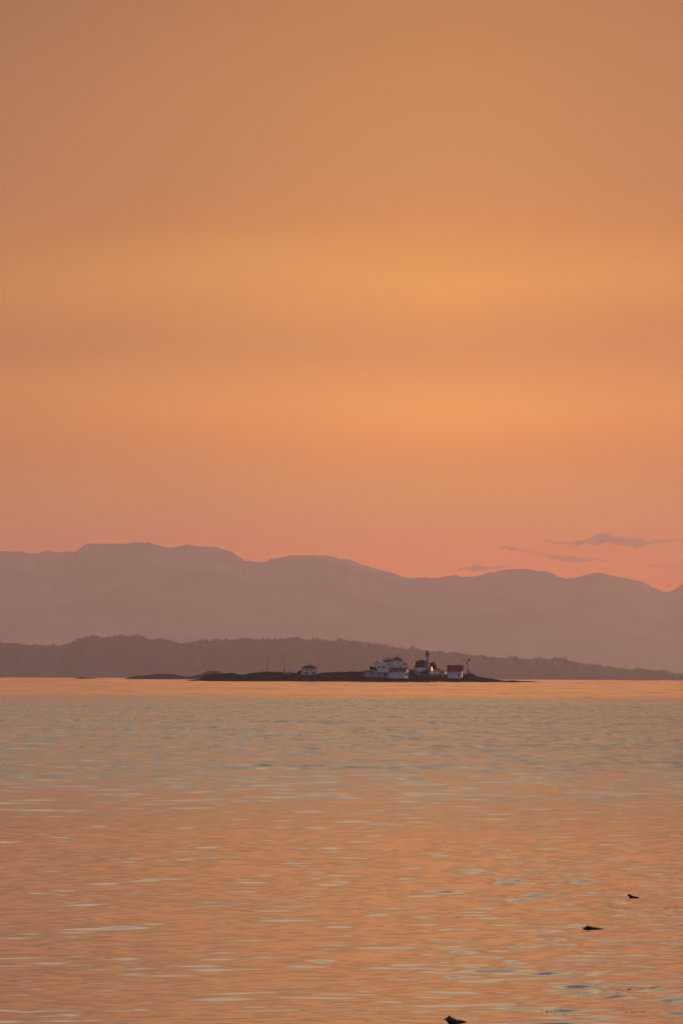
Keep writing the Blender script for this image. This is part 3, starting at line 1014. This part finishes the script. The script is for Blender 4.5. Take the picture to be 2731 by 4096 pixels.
#SKYBEGIN
SKY_FRONT = [(0.0000, (0.636, 0.095, 0.004)), (0.1414, (0.636, 0.103, 0.004)), (0.1576, (0.586, 0.109, 0.004)), (0.1772, (0.605, 0.202, 0.010)), (0.2005, (0.706, 0.194, 0.008)), (0.2112, (0.788, 0.230, 0.009)), (0.2213, (0.840, 0.288, 0.026)), (0.2357, (0.665, 0.203, 0.034)), (0.2448, (0.605, 0.180, 0.029)), (0.2579, (0.710, 0.234, 0.029)), (0.2704, (0.733, 0.260, 0.031)), (0.2784, (0.651, 0.209, 0.022)), (0.2861, (0.586, 0.163, 0.023)), (0.2974, (0.529, 0.163, 0.030)), (0.3255, (0.485, 0.146, 0.019)), (0.3450, (0.414, 0.109, 0.004)), (0.3586, (0.406, 0.105, 0.004)), (0.3873, (0.680, 0.380, 0.175)), (0.4472, (0.900, 0.570, 0.280)), (0.5292, (0.900, 0.710, 0.450)), (0.6481, (0.520, 0.480, 0.480)), (0.7746, (0.240, 0.270, 0.360)), (1.0000, (0.105, 0.125, 0.200))]
#SKYEND

# faint stretched cloud veils bend the height a little
mp = nd.new('ShaderNodeMapping')
mp.inputs['Scale'].default_value = (7, 3, 30)
mp.inputs['Rotation'].default_value = (0, R(6), 0)
lk.new(tc.outputs['Generated'], mp.inputs['Vector'])
nz = nd.new('ShaderNodeTexNoise')
nz.inputs['Scale'].default_value = 1.6
nz.inputs['Detail'].default_value = 3
lk.new(mp.outputs['Vector'], nz.inputs['Vector'])
zz = math_node('MAXIMUM', sep.outputs['Z'], 0.0)
zz = math_node('ADD', zz, math_node('MULTIPLY', math_node('MULTIPLY', math_node('SUBTRACT', nz.outputs['Fac'], .5), .016), math_node('MULTIPLY', zz, 14.0, True)))
tz = math_node('POWER', math_node('MAXIMUM', zz, 0.0), .5)
front = ramp(tz, SKY_FRONT)
back = ramp(tz, [(0, (84, 82, 106)), (.3, (82, 87, 120)), (.6, (76, 87, 124)), (1.0, (92, 98, 118))])
fr = math_node('ADD', math_node('MULTIPLY', sep.outputs['X'], .55), math_node('MULTIPLY', sep.outputs['Y'], .83))
mr = nd.new('ShaderNodeMapRange')
mr.interpolation_type = 'SMOOTHSTEP'
mr.inputs['From Min'].default_value = -.05
mr.inputs['From Max'].default_value = .8
lk.new(fr, mr.inputs['Value'])
sky = mix(mr.outputs[0], back, front)
# the glow is a little right of the view and falls off to the left
az = math_node('DIVIDE', sep.outputs['X'], math_node('MAXIMUM', sep.outputs['Y'], .05))
def fall(lo, hi, a, b2):
    g = nd.new('ShaderNodeMapRange')
    g.interpolation_type = 'SMOOTHSTEP'
    g.inputs['From Min'].default_value = lo
    g.inputs['From Max'].default_value = hi
    g.inputs['To Min'].default_value = a
    g.inputs['To Max'].default_value = b2
    lk.new(az, g.inputs['Value'])
    return g.outputs[0]


lowr = nd.new('ShaderNodeMapRange')
lowr.inputs['From Min'].default_value = .13
lowr.inputs['From Max'].default_value = .24
lk.new(sep.outputs['Z'], lowr.inputs['Value'])
low = lowr.outputs[0]
# dimmer and rosier to the left, a duller patch right of the glow, brighter again towards the sun far to the right
tint = mix(math_node('MAXIMUM', fall(-.085, .024, 0.0, 1.0), low), (.61, .49, .52, 1), (1.0, 1.0, 1.0, 1))
sky = mix(1.0, sky, tint, 'MULTIPLY')
tint = mix(fall(.016, .074, 0.0, 1.0), (1.0, 1.0, 1.0, 1), (.82, .69, .66, 1))
sky = mix(1.0, sky, tint, 'MULTIPLY')
val = math_node('MULTIPLY', fall(.12, .9, 1.0, 1.9), math_node('ADD', .93, math_node('MULTIPLY', nz.outputs['Fac'], .14)))
sc_ = nd.new('ShaderNodeVectorMath')
sc_.operation = 'SCALE'
lk.new(sky, sc_.inputs[0])
lk.new(val, sc_.inputs['Scale'])
nis = nd.new('ShaderNodeTexSky')
nis.sky_type = 'NISHITA'
nis.sun_disc = False
nis.sun_elevation = SUN_EL
nis.sun_rotation = SUN_AZ
nm = nd.new('ShaderNodeVectorMath')
nm.operation = 'SCALE'
nm.inputs['Scale'].default_value = .05
lk.new(nis.outputs['Color'], nm.inputs[0])
add = nd.new('ShaderNodeVectorMath')
add.operation = 'ADD'
lk.new(sc_.outputs[0], add.inputs[0])
lk.new(nm.outputs[0], add.inputs[1])
lk.new(add.outputs[0], bg.inputs['Color'])
bg.inputs['Strength'].default_value = 1.0

# ------------------------------------------------------------------ sun
sl = bpy.data.lights.new('sun', 'SUN')
sl.energy = 5.0
sl.angle = R(.5)
sl.color = (1.0, .30, .12)
so = bpy.data.objects.new('sun', sl)
col.objects.link(so)
sd = Vector((math.sin(SUN_AZ) * math.cos(SUN_EL), math.cos(SUN_AZ) * math.cos(SUN_EL), math.sin(SUN_EL)))
so.rotation_euler = sd.to_track_quat('Z', 'Y').to_euler()
so.location = (500, 3000, 400)

# ------------------------------------------------------------------ render settings
scene.view_settings.view_transform = 'Standard'
scene.view_settings.look = 'None'
scene.view_settings.exposure = 0.0
scene.view_settings.gamma = 1.0
scene.render.engine = 'CYCLES'
cy = scene.cycles
cy.use_denoising = True
try:
    cy.denoiser = 'OPENIMAGEDENOISE'
    cy.denoising_input_passes = 'RGB_ALBEDO_NORMAL'
    cy.denoising_prefilter = 'ACCURATE'
except Exception:
    pass
cy.max_bounces = 6
cy.volume_bounces = 4
cy.sample_clamp_indirect = 4.0
